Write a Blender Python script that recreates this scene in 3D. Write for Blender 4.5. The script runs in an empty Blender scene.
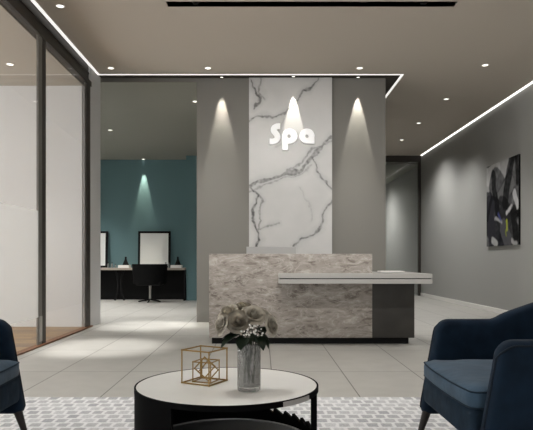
import bpy, bmesh, math, random
from mathutils import Vector, Matrix, noise

# ------------------------------------------------------------------ scene, camera, world, exposure
SC = bpy.context.scene
COL = SC.collection
PI = math.pi
random.seed(7)

def lin(c):
    c = c / 255.0
    return c / 12.92 if c <= 0.04045 else ((c + 0.055) / 1.055) ** 2.4

def rgb(r, g, b):
    return (lin(r), lin(g), lin(b), 1.0)

H = 3.72                      # lobby ceiling
cam_data = bpy.data.cameras.new('camera')
cam = bpy.data.objects.new('camera', cam_data)
COL.objects.link(cam)
cam.location = (0, 0, 0.95)
cam.rotation_euler = (PI / 2, 0, 0)
cam_data.sensor_width = 36.0
cam_data.lens = 590.0 / 533.0 * 36.0
cam_data.shift_x = (266.5 - 262.0) / 533.0
cam_data.shift_y = (260.0 - 215.0) / 533.0
cam_data.clip_start = 0.05
cam_data.clip_end = 200
SC.camera = cam

world = bpy.data.worlds.new('world')
SC.world = world
world.use_nodes = True
bg = world.node_tree.nodes['Background']
bg.inputs[0].default_value = (1.0, 0.99, 0.975, 1)
bg.inputs[1].default_value = 5.8

SC.view_settings.view_transform = 'Standard'
SC.view_settings.look = 'None'
SC.view_settings.exposure = 0.0
SC.view_settings.gamma = 1.0
SC.view_settings.use_curve_mapping = False
try:
    SC.cycles.max_bounces = 10
    SC.cycles.diffuse_bounces = 6
    SC.cycles.sample_clamp_indirect = 6.0
    SC.cycles.caustics_reflective = False
    SC.cycles.caustics_refractive = False
except Exception:
    pass

def portal(loc, rot, sx, sy):
    l = bpy.data.lights.new('window_portal', 'AREA')
    l.shape = 'RECTANGLE'
    l.size = sx
    l.size_y = sy
    l.cycles.is_portal = True
    o = bpy.data.objects.new('window_portal', l)
    o.location = loc
    o.rotation_euler = rot
    COL.objects.link(o)

portal((1.0, -2.95, 1.65), (PI / 2, 0, 0), 1.75, 2.65)         # at the added window behind the viewer, faces +y
portal((-6.4, 2.7, 1.65), (PI / 2, 0, -PI / 2), 11.0, 3.1)  # at the added glazing of the side room, faces +x

LOBBY_W = 300.0        # lobby downlights
AIM_K = 0.92
WASH_W = 330.0          # wall washers over the feature wall

# ------------------------------------------------------------------ materials
def new_mat(name):
    m = bpy.data.materials.new(name)
    m.use_nodes = True
    nt = m.node_tree
    b = nt.nodes['Principled BSDF']
    return m, nt, b

def mat(name, col, rough=0.6, metal=0.0, bump=0.0, bscale=60.0, vary=0.0, vscale=6.0, spec=None, sheen=0.0):
    m, nt, b = new_mat(name)
    b.inputs['Base Color'].default_value = col
    b.inputs['Roughness'].default_value = rough
    b.inputs['Metallic'].default_value = metal
    if spec is not None:
        b.inputs['Specular IOR Level'].default_value = spec
    if sheen:
        b.inputs['Sheen Weight'].default_value = sheen
    tc = nt.nodes.new('ShaderNodeTexCoord')
    if vary:
        n = nt.nodes.new('ShaderNodeTexNoise')
        n.inputs['Scale'].default_value = vscale
        n.inputs['Detail'].default_value = 5
        nt.links.new(tc.outputs['Object'], n.inputs['Vector'])
        r = nt.nodes.new('ShaderNodeValToRGB')
        r.color_ramp.elements[0].position = 0.3
        r.color_ramp.elements[1].position = 0.7
        r.color_ramp.elements[0].color = tuple(c * (1 - vary) for c in col[:3]) + (1,)
        r.color_ramp.elements[1].color = tuple(min(1, c * (1 + vary)) for c in col[:3]) + (1,)
        nt.links.new(n.outputs['Fac'], r.inputs[0])
        nt.links.new(r.outputs[0], b.inputs['Base Color'])
    if bump:
        n2 = nt.nodes.new('ShaderNodeTexNoise')
        n2.inputs['Scale'].default_value = bscale
        n2.inputs['Detail'].default_value = 4
        nt.links.new(tc.outputs['Object'], n2.inputs['Vector'])
        bp = nt.nodes.new('ShaderNodeBump')
        bp.inputs['Strength'].default_value = bump
        bp.inputs['Distance'].default_value = 0.01
        nt.links.new(n2.outputs['Fac'], bp.inputs['Height'])
        nt.links.new(bp.outputs[0], b.inputs['Normal'])
    return m

def emit(name, col, strength):
    m, nt, b = new_mat(name)
    b.inputs['Base Color'].default_value = (0.8, 0.8, 0.8, 1)
    b.inputs['Emission Color'].default_value = col
    b.inputs['Emission Strength'].default_value = strength
    return m

def glass_mat(name, tint, gloss=0.9):
    m, nt, b = new_mat(name)
    nt.nodes.remove(b)
    out = nt.nodes['Material Output']
    t = nt.nodes.new('ShaderNodeBsdfTransparent')
    t.inputs[0].default_value = tint
    g = nt.nodes.new('ShaderNodeBsdfGlossy')
    g.inputs['Roughness'].default_value = 0.02
    g.inputs['Color'].default_value = (gloss, gloss, gloss, 1)
    lw = nt.nodes.new('ShaderNodeLayerWeight')
    lw.inputs[0].default_value = 0.5
    pw = nt.nodes.new('ShaderNodeMath')
    pw.operation = 'POWER'
    pw.inputs[1].default_value = 4.5
    nt.links.new(lw.outputs['Facing'], pw.inputs[0])
    f = nt.nodes.new('ShaderNodeMath')
    f.operation = 'MULTIPLY_ADD'
    f.inputs[1].default_value = 0.30
    f.inputs[2].default_value = 0.025
    nt.links.new(pw.outputs[0], f.inputs[0])
    mx = nt.nodes.new('ShaderNodeMixShader')
    nt.links.new(f.outputs[0], mx.inputs[0])
    nt.links.new(t.outputs[0], mx.inputs[1])
    nt.links.new(g.outputs[0], mx.inputs[2])
    nt.links.new(mx.outputs[0], out.inputs[0])
    return m

def frost_mat(name):
    m, nt, b = new_mat(name)
    nt.nodes.remove(b)
    out = nt.nodes['Material Output']
    t = nt.nodes.new('ShaderNodeBsdfTransparent')
    t.inputs[0].default_value = (0.97, 0.97, 0.97, 1)
    d = nt.nodes.new('ShaderNodeBsdfTranslucent')
    d.inputs[0].default_value = (0.62, 0.62, 0.61, 1)
    e = nt.nodes.new('ShaderNodeBsdfDiffuse')
    e.inputs[0].default_value = (0.7, 0.7, 0.7, 1)
    m1 = nt.nodes.new('ShaderNodeMixShader')
    m1.inputs[0].default_value = 0.4
    nt.links.new(d.outputs[0], m1.inputs[1])
    nt.links.new(e.outputs[0], m1.inputs[2])
    m2 = nt.nodes.new('ShaderNodeMixShader')
    m2.inputs[0].default_value = 0.42
    nt.links.new(t.outputs[0], m2.inputs[1])
    nt.links.new(m1.outputs[0], m2.inputs[2])
    nt.links.new(m2.outputs[0], out.inputs[0])
    return m

def tile_mat():
    m, nt, b = new_mat('floor_tile')
    N, L = nt.nodes, nt.links
    tc = N.new('ShaderNodeTexCoord')
    mp = N.new('ShaderNodeMapping')
    # joints run at x = 0.08 + 0.6 k, y = 5.02 + 1.2 k : brick texture rows run along its own x
    mp.inputs['Rotation'].default_value = (0, 0, 0)
    mp.inputs['Location'].default_value = (-0.08, -5.02 + 1.2 * 10, 0)
    L.new(tc.outputs['Object'], mp.inputs[0])
    br = N.new('ShaderNodeTexBrick')
    br.offset = 0.0
    br.squash = 1.0
    br.inputs['Scale'].default_value = 1.0
    br.inputs['Brick Width'].default_value = 0.6
    br.inputs['Row Height'].default_value = 1.2
    br.inputs['Mortar Size'].default_value = 0.0045
    br.inputs['Mortar Smooth'].default_value = 0.0
    br.inputs['Color1'].default_value = rgb(168, 166, 161)
    br.inputs['Color2'].default_value = rgb(163, 161, 156)
    br.inputs['Mortar'].default_value = rgb(92, 89, 84)
    L.new(mp.outputs[0], br.inputs[0])
    n = N.new('ShaderNodeTexNoise')
    n.inputs['Scale'].default_value = 5.0
    n.inputs['Detail'].default_value = 6
    L.new(tc.outputs['Object'], n.inputs[0])
    mx = N.new('ShaderNodeMix')
    mx.data_type = 'RGBA'
    mx.blend_type = 'OVERLAY'
    mx.inputs[0].default_value = 0.12
    L.new(br.outputs['Color'], mx.inputs[6])
    L.new(n.outputs['Fac'], mx.inputs[7])
    L.new(mx.outputs[2], b.inputs['Base Color'])
    b.inputs['Roughness'].default_value = 0.42
    b.inputs['Specular IOR Level'].default_value = 0.35
    return m

def wood_mat():
    m, nt, b = new_mat('oak_boards')
    N, L = nt.nodes, nt.links
    tc = N.new('ShaderNodeTexCoord')
    br = N.new('ShaderNodeTexBrick')
    br.inputs['Scale'].default_value = 1.0
    br.inputs['Brick Width'].default_value = 1.4
    br.inputs['Row Height'].default_value = 0.14
    br.inputs['Mortar Size'].default_value = 0.003
    br.inputs['Color1'].default_value = rgb(158, 120, 58)
    br.inputs['Color2'].default_value = rgb(108, 76, 34)
    br.inputs['Mortar'].default_value = rgb(70, 42, 22)
    L.new(tc.outputs['Object'], br.inputs[0])
    mp = N.new('ShaderNodeMapping')
    mp.inputs['Scale'].default_value = (1.2, 22, 1)
    L.new(tc.outputs['Object'], mp.inputs[0])
    n = N.new('ShaderNodeTexNoise')
    n.inputs['Scale'].default_value = 2.0
    n.inputs['Detail'].default_value = 6
    L.new(mp.outputs[0], n.inputs[0])
    mx = N.new('ShaderNodeMix')
    mx.data_type = 'RGBA'
    mx.blend_type = 'OVERLAY'
    mx.inputs[0].default_value = 0.6
    L.new(br.outputs['Color'], mx.inputs[6])
    L.new(n.outputs['Fac'], mx.inputs[7])
    L.new(mx.outputs[2], b.inputs['Base Color'])
    b.inputs['Roughness'].default_value = 0.35
    return m

def stone_mat():
    m, nt, b = new_mat('veined_beige_stone')
    N, L = nt.nodes, nt.links
    tc = N.new('ShaderNodeTexCoord')
    mp = N.new('ShaderNodeMapping')
    mp.inputs['Rotation'].default_value = (0, math.radians(28), 0)
    mp.inputs['Scale'].default_value = (3.0, 3.0, 7.5)
    L.new(tc.outputs['Object'], mp.inputs[0])
    n1 = N.new('ShaderNodeTexNoise')
    n1.inputs['Scale'].default_value = 1.7
    n1.inputs['Detail'].default_value = 10
    n1.inputs['Roughness'].default_value = 0.72
    n1.inputs['Distortion'].default_value = 0.7
    L.new(mp.outputs[0], n1.inputs[0])
    r1 = N.new('ShaderNodeValToRGB')
    cr = r1.color_ramp
    cr.elements[0].position = 0.30
    cr.elements[0].color = rgb(86, 78, 72)
    cr.elements[1].position = 0.70
    cr.elements[1].color = rgb(186, 181, 175)
    for p, c in ((0.40, (116, 108, 102)), (0.47, (144, 137, 130)), (0.56, (155, 148, 142))):
        e = cr.elements.new(p)
        e.color = rgb(*c)
    L.new(n1.outputs['Fac'], r1.inputs[0])
    # pale thin veins where a second noise crosses its middle
    n2 = N.new('ShaderNodeTexNoise')
    n2.inputs['Scale'].default_value = 1.1
    n2.inputs['Detail'].default_value = 6
    n2.inputs['Distortion'].default_value = 1.8
    L.new(mp.outputs[0], n2.inputs[0])
    a = N.new('ShaderNodeMath')
    a.operation = 'SUBTRACT'
    a.inputs[1].default_value = 0.5
    L.new(n2.outputs['Fac'], a.inputs[0])
    ab = N.new('ShaderNodeMath')
    ab.operation = 'ABSOLUTE'
    L.new(a.outputs[0], ab.inputs[0])
    r2 = N.new('ShaderNodeValToRGB')
    r2.color_ramp.elements[0].position = 0.0
    r2.color_ramp.elements[0].color = (0.45, 0.45, 0.45, 1)
    r2.color_ramp.elements[1].position = 0.028
    r2.color_ramp.elements[1].color = (0, 0, 0, 1)
    L.new(ab.outputs[0], r2.inputs[0])
    mx = N.new('ShaderNodeMix')
    mx.data_type = 'RGBA'
    L.new(r2.outputs[0], mx.inputs[0])
    L.new(r1.outputs[0], mx.inputs[6])
    mx.inputs[7].default_value = rgb(192, 187, 181)
    L.new(mx.outputs[2], b.inputs['Base Color'])
    b.inputs['Roughness'].default_value = 0.38
    b.inputs['Specular IOR Level'].default_value = 0.3
    return m

def rug_mat():
    m, nt, b = new_mat('woven_rug')
    N, L = nt.nodes, nt.links
    tc = N.new('ShaderNodeTexCoord')
    n = N.new('ShaderNodeTexNoise')
    n.inputs['Scale'].default_value = 14
    n.inputs['Detail'].default_value = 2
    L.new(tc.outputs['Object'], n.inputs[0])
    ad = N.new('ShaderNodeMix')
    ad.data_type = 'VECTOR'
    ad.inputs[0].default_value = 0.022
    L.new(tc.outputs['Object'], ad.inputs[4])
    L.new(n.outputs['Color'], ad.inputs[5])
    br = N.new('ShaderNodeTexBrick')
    br.inputs['Scale'].default_value = 1.0
    br.inputs['Brick Width'].default_value = 0.078
    br.inputs['Row Height'].default_value = 0.09
    br.inputs['Mortar Size'].default_value = 0.014
    br.inputs['Mortar Smooth'].default_value = 0.6
    br.inputs['Color1'].default_value = rgb(160, 161, 164)
    br.inputs['Color2'].default_value = rgb(192, 193, 195)
    br.inputs['Mortar'].default_value = rgb(212, 212, 213)
    L.new(ad.outputs[1], br.inputs[0])
    n2 = N.new('ShaderNodeTexNoise')
    n2.inputs['Scale'].default_value = 90
    L.new(tc.outputs['Object'], n2.inputs[0])
    mx = N.new('ShaderNodeMix')
    mx.data_type = 'RGBA'
    mx.blend_type = 'OVERLAY'
    mx.inputs[0].default_value = 0.35
    L.new(br.outputs['Color'], mx.inputs[6])
    L.new(n2.outputs['Fac'], mx.inputs[7])
    L.new(mx.outputs[2], b.inputs['Base Color'])
    b.inputs['Roughness'].default_value = 0.95
    b.inputs['Specular IOR Level'].default_value = 0.1
    bp = N.new('ShaderNodeBump')
    bp.inputs['Strength'].default_value = 0.5
    bp.inputs['Distance'].default_value = 0.01
    L.new(n2.outputs['Fac'], bp.inputs['Height'])
    L.new(bp.outputs[0], b.inputs['Normal'])
    return m

def attr_mat(name, rough, spec=0.4):
    m, nt, b = new_mat(name)
    a = nt.nodes.new('ShaderNodeVertexColor')
    a.layer_name = 'pattern'
    nt.links.new(a.outputs['Color'], b.inputs['Base Color'])
    b.inputs['Roughness'].default_value = rough
    b.inputs['Specular IOR Level'].default_value = spec
    return m

M = {}
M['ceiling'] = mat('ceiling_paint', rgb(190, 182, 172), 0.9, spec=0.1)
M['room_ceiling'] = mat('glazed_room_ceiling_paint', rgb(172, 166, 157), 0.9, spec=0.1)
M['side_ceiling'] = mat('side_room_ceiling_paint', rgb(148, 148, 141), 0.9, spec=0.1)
M['wall'] = mat('grey_wall_paint', rgb(160, 160, 157), 0.8, bump=0.04, bscale=200, spec=0.15)
M['feature'] = mat('warm_grey_wall_paint', rgb(116, 114, 109), 0.8, bump=0.04, bscale=200, spec=0.15)
M['teal'] = mat('teal_wall_paint', rgb(101, 129, 134), 0.75, bump=0.03, bscale=200, spec=0.15)
M['white_wall'] = mat('white_wall_paint', rgb(206, 206, 207), 0.8, spec=0.1)
M['white'] = mat('white_satin', rgb(228, 226, 222), 0.5)
M['sign_white'] = mat('white_gloss_letter', rgb(246, 246, 248), 0.35)
M['darkmetal'] = mat('dark_bronze_metal', rgb(58, 54, 50), 0.5, 0.1, spec=0.3)
M['greymetal'] = mat('grey_anodised_metal', rgb(112, 109, 105), 0.45, 0.2)
M['steel'] = mat('brushed_steel', rgb(170, 168, 164), 0.35, 0.8)
M['slot'] = mat('slot_black', rgb(20, 19, 18), 0.7, spec=0.1)
M['trimdark'] = mat('recess_trim', rgb(58, 54, 50), 0.7, spec=0.2)
M['tile'] = tile_mat()
M['oak'] = wood_mat()
M['threshold'] = mat('threshold_wood', rgb(118, 78, 50), 0.5, vary=0.2, vscale=20)
M['stone'] = stone_mat()
M['darkstone'] = mat('dark_grey_stone', rgb(50, 48, 45), 0.5, vary=0.22, vscale=5)
M['counter'] = mat('pale_counter', rgb(172, 170, 167), 0.4)
M['black'] = mat('black_lacquer', rgb(4, 4, 5), 0.7, spec=0.06)
M['matteblack'] = mat('matte_black', rgb(14, 14, 15), 0.75, spec=0.2)
M['glass'] = glass_mat('clear_glass', (0.985, 0.985, 0.98, 1))
M['smoke'] = glass_mat('grey_glass', (0.90, 0.91, 0.91, 1))
M['frost'] = frost_mat('frosted_film')
M['led'] = emit('led_diffuser', (1.0, 0.975, 0.94, 1), 0.9)
M['led_bright'] = emit('led_diffuser_bright', (1.0, 0.98, 0.95, 1), 3.0)
M['lens'] = emit('downlight_lens', (1.0, 0.96, 0.88, 1), 2.2)
M['rug'] = rug_mat()
M['navy'] = mat('navy_velvet', rgb(15, 30, 45), 0.85, bump=0.35, bscale=22, vary=0.25, vscale=14, spec=0.12, sheen=0.03)
M['cushion'] = mat('slate_blue_velvet', rgb(54, 73, 90), 0.85, bump=0.4, bscale=16, vary=0.2, vscale=9, spec=0.15, sheen=0.1)
M['cushion_welt'] = mat('slate_blue_welt', rgb(34, 46, 57), 0.8, spec=0.1)
M['navy_mid'] = mat('navy_velvet_seat', rgb(27, 41, 54), 0.85, bump=0.35, bscale=22, vary=0.25, vscale=14, spec=0.12)
M['navy_dark'] = mat('navy_piping', rgb(17, 26, 36), 0.8, spec=0.2)
M['darkwood'] = mat('dark_stained_wood', rgb(30, 24, 21), 0.5)
M['tabletop'] = mat('white_sintered_top', rgb(226, 225, 222), 0.3, vary=0.03, vscale=4)
M['shelftop'] = mat('grey_glass_shelf', rgb(96, 97, 98), 0.25)
M['rim_light'] = mat('pale_metal_rim', rgb(190, 190, 188), 0.35, 0.5)
M['gold'] = mat('brushed_gold', rgb(146, 118, 68), 0.42, 0.7)
M['petal'] = mat('greyed_rose_petal', rgb(198, 192, 180), 0.75, vary=0.12, vscale=30)
M['leaf'] = mat('dark_rose_leaf', rgb(30, 46, 32), 0.5, vary=0.3, vscale=40)
M['stem'] = mat('green_stem', rgb(48, 62, 42), 0.6)
M['floret'] = mat('white_floret', rgb(226, 226, 222), 0.7)
M['marble'] = attr_mat('veined_white_marble', 0.35)
M['canvas'] = attr_mat('painted_canvas', 0.9, 0.05)
M['mirror_white'] = mat('pale_mirror_face', rgb(232, 233, 231), 0.35)
M['monitor'] = mat('silver_plastic', rgb(150, 149, 147), 0.45)
M['bottle'] = mat('grey_bottle', rgb(120, 124, 122), 0.3)
M['vanitytop'] = mat('pale_vanity_top', rgb(160, 150, 138), 0.5)

# vase glass: hammered, greyish
def vase_mat():
    m, nt, b = new_mat('hammered_glass')
    N, L = nt.nodes, nt.links
    b.inputs['Base Color'].default_value = rgb(214, 215, 214)
    b.inputs['Roughness'].default_value = 0.12
    b.inputs['Transmission Weight'].default_value = 0.86
    b.inputs['IOR'].default_value = 1.3
    tc = N.new('ShaderNodeTexCoord')
    v = N.new('ShaderNodeTexVoronoi')
    v.inputs['Scale'].default_value = 85
    L.new(tc.outputs['Object'], v.inputs['Vector'])
    bp = N.new('ShaderNodeBump')
    bp.inputs['Strength'].default_value = 0.8
    bp.inputs['Distance'].default_value = 0.003
    L.new(v.outputs['Distance'], bp.inputs['Height'])
    L.new(bp.outputs[0], b.inputs['Normal'])
    return m
M['vase'] = vase_mat()

# ------------------------------------------------------------------ mesh helpers
class MB:
    def __init__(self):
        self.bm = bmesh.new()

    def box(self, x0, x1, y0, y1, z0, z1, bevel=0.0, seg=2, mtx=None):
        b2 = bmesh.new()
        bmesh.ops.create_cube(b2, size=1.0)
        for v in b2.verts:
            v.co = Vector(((x0 + x1) / 2 + v.co.x * (x1 - x0), (y0 + y1) / 2 + v.co.y * (y1 - y0), (z0 + z1) / 2 + v.co.z * (z1 - z0)))
        if bevel:
            bmesh.ops.bevel(b2, geom=list(b2.edges), offset=bevel, segments=seg, profile=0.5, affect='EDGES')
        if mtx is not None:
            bmesh.ops.transform(b2, matrix=mtx, verts=b2.verts)
        self._merge(b2)
        return self

    def _merge(self, b2):
        tmp = bpy.data.meshes.new('tmp')
        b2.to_mesh(tmp)
        b2.free()
        self.bm.from_mesh(tmp)
        bpy.data.meshes.remove(tmp)

    def lathe(self, prof, c=(0, 0, 0), n=48, a0=0.0, a1=2 * PI, closed=True):
        """prof: list of (r, z); closed profile loops make a ring."""
        bm = self.bm
        full = abs((a1 - a0) - 2 * PI) < 1e-6
        cols = n if full else n + 1
        rings = []
        for i in range(cols):
            a = a0 + (a1 - a0) * i / n
            rings.append([bm.verts.new((c[0] + r * math.cos(a), c[1] + r * math.sin(a), c[2] + z)) for r, z in prof])
        m = len(prof)
        for i in range(n):
            A, B = rings[i], rings[(i + 1) % cols]
            for j in range(m if closed else m - 1):
                k = (j + 1) % m
                try:
                    bm.faces.new((A[j], B[j], B[k], A[k]))
                except ValueError:
                    pass
        if not full and closed:
            bm.faces.new(rings[0])
            bm.faces.new(list(reversed(rings[-1])))
        return self

    def cyl(self, p0, p1, r0, r1=None, n=16):
        r1 = r0 if r1 is None else r1
        return self.tube([p0, p1], [r0, r1], n)

    def tube(self, pts, rad, n=10, closed=False):
        bm = self.bm
        pts = [Vector(p) for p in pts]
        if not isinstance(rad, (list, tuple)):
            rad = [rad] * len(pts)
        rings = []
        up = Vector((0, 0, 1))
        prev = None
        for i, p in enumerate(pts):
            if closed:
                d = pts[(i + 1) % len(pts)] - pts[i - 1]
            else:
                d = pts[min(i + 1, len(pts) - 1)] - pts[max(i - 1, 0)]
            d.normalize()
            if prev is None:
                a = up if abs(d.dot(up)) < 0.9 else Vector((1, 0, 0))
                u = d.cross(a).normalized()
            else:
                u = (prev - d * prev.dot(d)).normalized()
            prev = u
            w = d.cross(u)
            rings.append([bm.verts.new(p + (u * math.cos(2 * PI * k / n) + w * math.sin(2 * PI * k / n)) * rad[i]) for k in range(n)])
        cnt = len(rings)
        for i in range(cnt if closed else cnt - 1):
            A, B = rings[i], rings[(i + 1) % cnt]
            for k in range(n):
                bm.faces.new((A[k], A[(k + 1) % n], B[(k + 1) % n], B[k]))
        if not closed:
            bm.faces.new(list(reversed(rings[0])))
            bm.faces.new(rings[-1])
        return self

    def sphere(self, c, r, seg=12, scale=(1, 1, 1)):
        b2 = bmesh.new()
        bmesh.ops.create_uvsphere(b2, u_segments=seg, v_segments=max(6, seg // 2), radius=r)
        for v in b2.verts:
            v.co = Vector((c[0] + v.co.x * scale[0], c[1] + v.co.y * scale[1], c[2] + v.co.z * scale[2]))
        self._merge(b2)
        return self

    def patch(self, f, nu, nv):
        bm = self.bm
        g = [[bm.verts.new(f(i / nu, j / nv)) for j in range(nv + 1)] for i in range(nu + 1)]
        for i in range(nu):
            for j in range(nv):
                bm.faces.new((g[i][j], g[i + 1][j], g[i + 1][j + 1], g[i][j + 1]))
        return self

    def build(self, name, m, parent=None, smooth=False, angle=40, recalc=True):
        bm = self.bm
        if recalc:
            bmesh.ops.recalc_face_normals(bm, faces=bm.faces)
        me = bpy.data.meshes.new(name)
        bm.to_mesh(me)
        bm.free()
        if smooth:
            for p in me.polygons:
                p.use_smooth = True
            try:
                me.set_sharp_from_angle(angle=math.radians(angle))
            except Exception:
                pass
        me.materials.append(m)
        o = bpy.data.objects.new(name, me)
        COL.objects.link(o)
        if parent is not None:
            o.parent = parent
        return o

def tag(o, label=None, cat=None, group=None, kind=None):
    if label:
        o['label'] = label
    if cat:
        o['category'] = cat
    if group:
        o['group'] = group
    if kind:
        o['kind'] = kind
    return o

def thing(name, label, cat, loc=(0, 0, 0), rz=0.0, group=None):
    o = bpy.data.objects.new(name, None)
    o.empty_display_size = 0.1
    o.location = loc
    o.rotation_euler = (0, 0, rz)
    COL.objects.link(o)
    return tag(o, label, cat, group)

def struct(name, mb, m, parent=None, **kw):
    o = mb.build(name, m, parent, **kw)
    if parent is None:
        tag(o, kind='structure')
    return o

def sempty(name, loc=(0, 0, 0)):
    o = bpy.data.objects.new(name, None)
    o.location = loc
    COL.objects.link(o)
    return tag(o, kind='structure')

def copy_tree(o, parent=None):
    c = o.copy()
    COL.objects.link(c)
    if parent is not None:
        c.parent = parent
    for ch in [x for x in bpy.data.objects if x.parent == o]:
        copy_tree(ch, c)
    return c

# ------------------------------------------------------------------ room shell
struct('floor', MB().box(-2.45, 4.4, -3.0, 20.2, -0.1, 0).box(-6.1, -2.45, 8.45, 14.4, -0.1, 0), M['tile'])
struct('floor.001', MB().box(-6.6, -2.45, -3.0, 8.45, -0.1, 0), M['oak'])

SX0, SX1, SY0, SY1 = -1.03, 2.10, 6.325, 6.46       # black linear slot
ce = MB()
ce.box(-2.46, SX0, -3.0, 8.795, H, H + 0.25).box(SX1, 4.22, -3.0, 8.795, H, H + 0.25)
ce.box(SX0, SX1, -3.0, SY0, H, H + 0.25).box(SX0, SX1, SY1, 8.795, H, H + 0.25)
ce.box(2.115, 4.22, 8.795, 15.76, H, H + 0.25)
struct('ceiling', ce, M['ceiling'])
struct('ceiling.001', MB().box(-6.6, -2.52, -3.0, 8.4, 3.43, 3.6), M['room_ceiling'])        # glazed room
sc_ = MB().box(-6.1, -0.996, 9.0, 14.3, 3.66, 3.80)                                          # vanity room, raked soffit
for v in sc_.bm.verts:
    if v.co.y > 14:
        v.co.z -= 0.28
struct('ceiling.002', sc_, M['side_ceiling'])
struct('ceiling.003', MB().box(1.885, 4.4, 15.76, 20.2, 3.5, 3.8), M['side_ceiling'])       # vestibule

struct('wall_back', MB().box(-0.996, 1.885, 9.0, 15.66, 0, H + 0.06), M['feature'])           # feature block
struct('wall_header', MB().box(-6.1, -0.996, 8.99, 9.14, 3.66, H + 0.06).box(-6.1, -2.45, 8.95, 9.0, 3.66, H + 0.06), M['feature'])
struct('wall_return', MB().box(-2.56, -2.45, 8.42, 8.95, 0, H + 0.06), M['white_wall'])
struct('wall_right', MB().box(4.22, 4.4, -3.0, 20.2, 0, H + 0.25), M['wall'])
struct('wall_vestibule', MB().box(1.885, 4.22, 20.0, 20.2, 0, 3.8).box(1.7, 1.885, 15.66, 20.2, 0, 3.8), M['wall'])
struct('wall_left', MB().box(-6.6, -2.56, 8.4, 8.52, 0, H + 0.06), M['white_wall'])          # end wall of the glazed room
struct('wall_rear', MB().box(-6.1, -1.78, 14.3, 14.5, 0, 3.4), M['teal'])
struct('wall_pier', MB().box(-1.78, -0.996, 13.85, 14.5, 0, 3.4), M['teal'])
struct('wall_side', MB().box(-6.2, -6.1, 8.5, 14.5, 0, 3.6), M['wall'])

struct('trim_1', MB().box(-2.46, 2.08, 8.83, 8.99, H + 0.002, H + 0.06).box(1.886, 2.08, 8.99, 15.66, H + 0.002, H + 0.06)
       .box(-2.46, 2.115, 8.78, 8.83, H + 0.02, H + 0.06).box(2.08, 2.115, 8.83, 15.66, H + 0.02, H + 0.06), M['trimdark'])
struct('trim_2', MB().box(SX0, SX1, SY0 - 0.01, SY1 + 0.01, H + 0.10, H + 0.12)
       .box(SX0 - 0.01, SX1 + 0.01, SY0 - 0.008, SY0, H + 0.004, H + 0.12).box(SX0 - 0.01, SX1 + 0.01, SY1, SY1 + 0.008, H + 0.004, H + 0.12)
       .box(SX0 - 0.01, SX0, SY0, SY1, H + 0.004, H + 0.12).box(SX1, SX1 + 0.01, SY0, SY1, H + 0.004, H + 0.12), M['slot'])
struct('baseboard_right', MB().box(4.203, 4.22, -3.0, 15.65, 0, 0.085, 0.004), M['white'])

# fascia over the glass partition: dark bronze with stepped head rail
struct('trim_3', MB().box(-2.60, -2.475, -3.0, 8.95, 3.50, H + 0.06).box(-2.54, -2.44, -3.0, 8.45, 3.43, 3.50)
       .box(-2.475, -2.462, -3.0, 8.95, 3.60, 3.62), M['darkmetal'])
struct('trim_4', MB().box(-2.50, -2.415, -3.0, 8.45, 0, 0.016, 0.004), M['threshold'])

# ---- LED strips
def led(label, mb, m='led'):
    o = mb.build('led_strip', M[m])
    tag(o, label, 'light strip', 'cove light strips')
    return o
led('white cove light strip along the ceiling edge in front of the feature wall', MB().box(-2.46, 2.115, 8.795, 8.83, H - 0.004, H + 0.02))
led('white cove light strip along the ceiling edge over the glass partition', MB().box(-2.46, -2.425, 2.0, 8.795, H - 0.012, H))
led('white cove light strip receding beside the end of the feature wall', MB().box(2.08, 2.115, 8.83, 15.6, H - 0.004, H + 0.02))
led('white cove light strip where the ceiling meets the wall with the painting', MB().box(4.194, 4.218, -2.5, 15.6, H - 0.012, H - 0.001), 'led_bright')

# ---- glass partition x = -2.45
def stile(y0, y1, m, name, parent, z0=0.016, z1=3.43):
    return MB().box(-2.475, -2.449, y0, y1, z0, z1, 0.003).build(name, m, parent)

w = sempty('window_1')
stile(8.22, 8.42, M['darkmetal'], 'frame_post', w)
MB().box(-2.466, -2.454, 6.69, 8.22, 0.016, 3.43).build('pane', M['glass'], w)
MB().box(-2.475, -2.449, 6.58, 6.69, 0.016, 3.43, 0.003).build('frame_post', M['darkmetal'], w)
d = sempty('door_1')
stile(6.47, 6.575, M['greymetal'], 'door_stile', d)
stile(4.72, 4.85, M['greymetal'], 'door_stile', d)
MB().box(-2.466, -2.454, 4.85, 6.47, 0.016, 3.43).build('pane', M['glass'], d)
MB().box(-2.4535, -2.452, 4.85, 6.47, 0.32, 1.49).build('frosted_film', M['frost'], d)
MB().box(-2.449, -2.440, 6.48, 6.56, 0.05, 0.33, 0.004).build('floor_pivot', M['steel'], d)
w = sempty('window_2')
MB().box(-2.466, -2.454, 3.12, 4.72, 0.016, 3.43).build('pane', M['glass'], w)
stile(3.0, 3.12, M['darkmetal'], 'frame_post', w)
w = sempty('window_3')
MB().box(-2.466, -2.454, -3.0, 3.0, 0.016, 3.43).build('pane', M['glass'], w)

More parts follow.
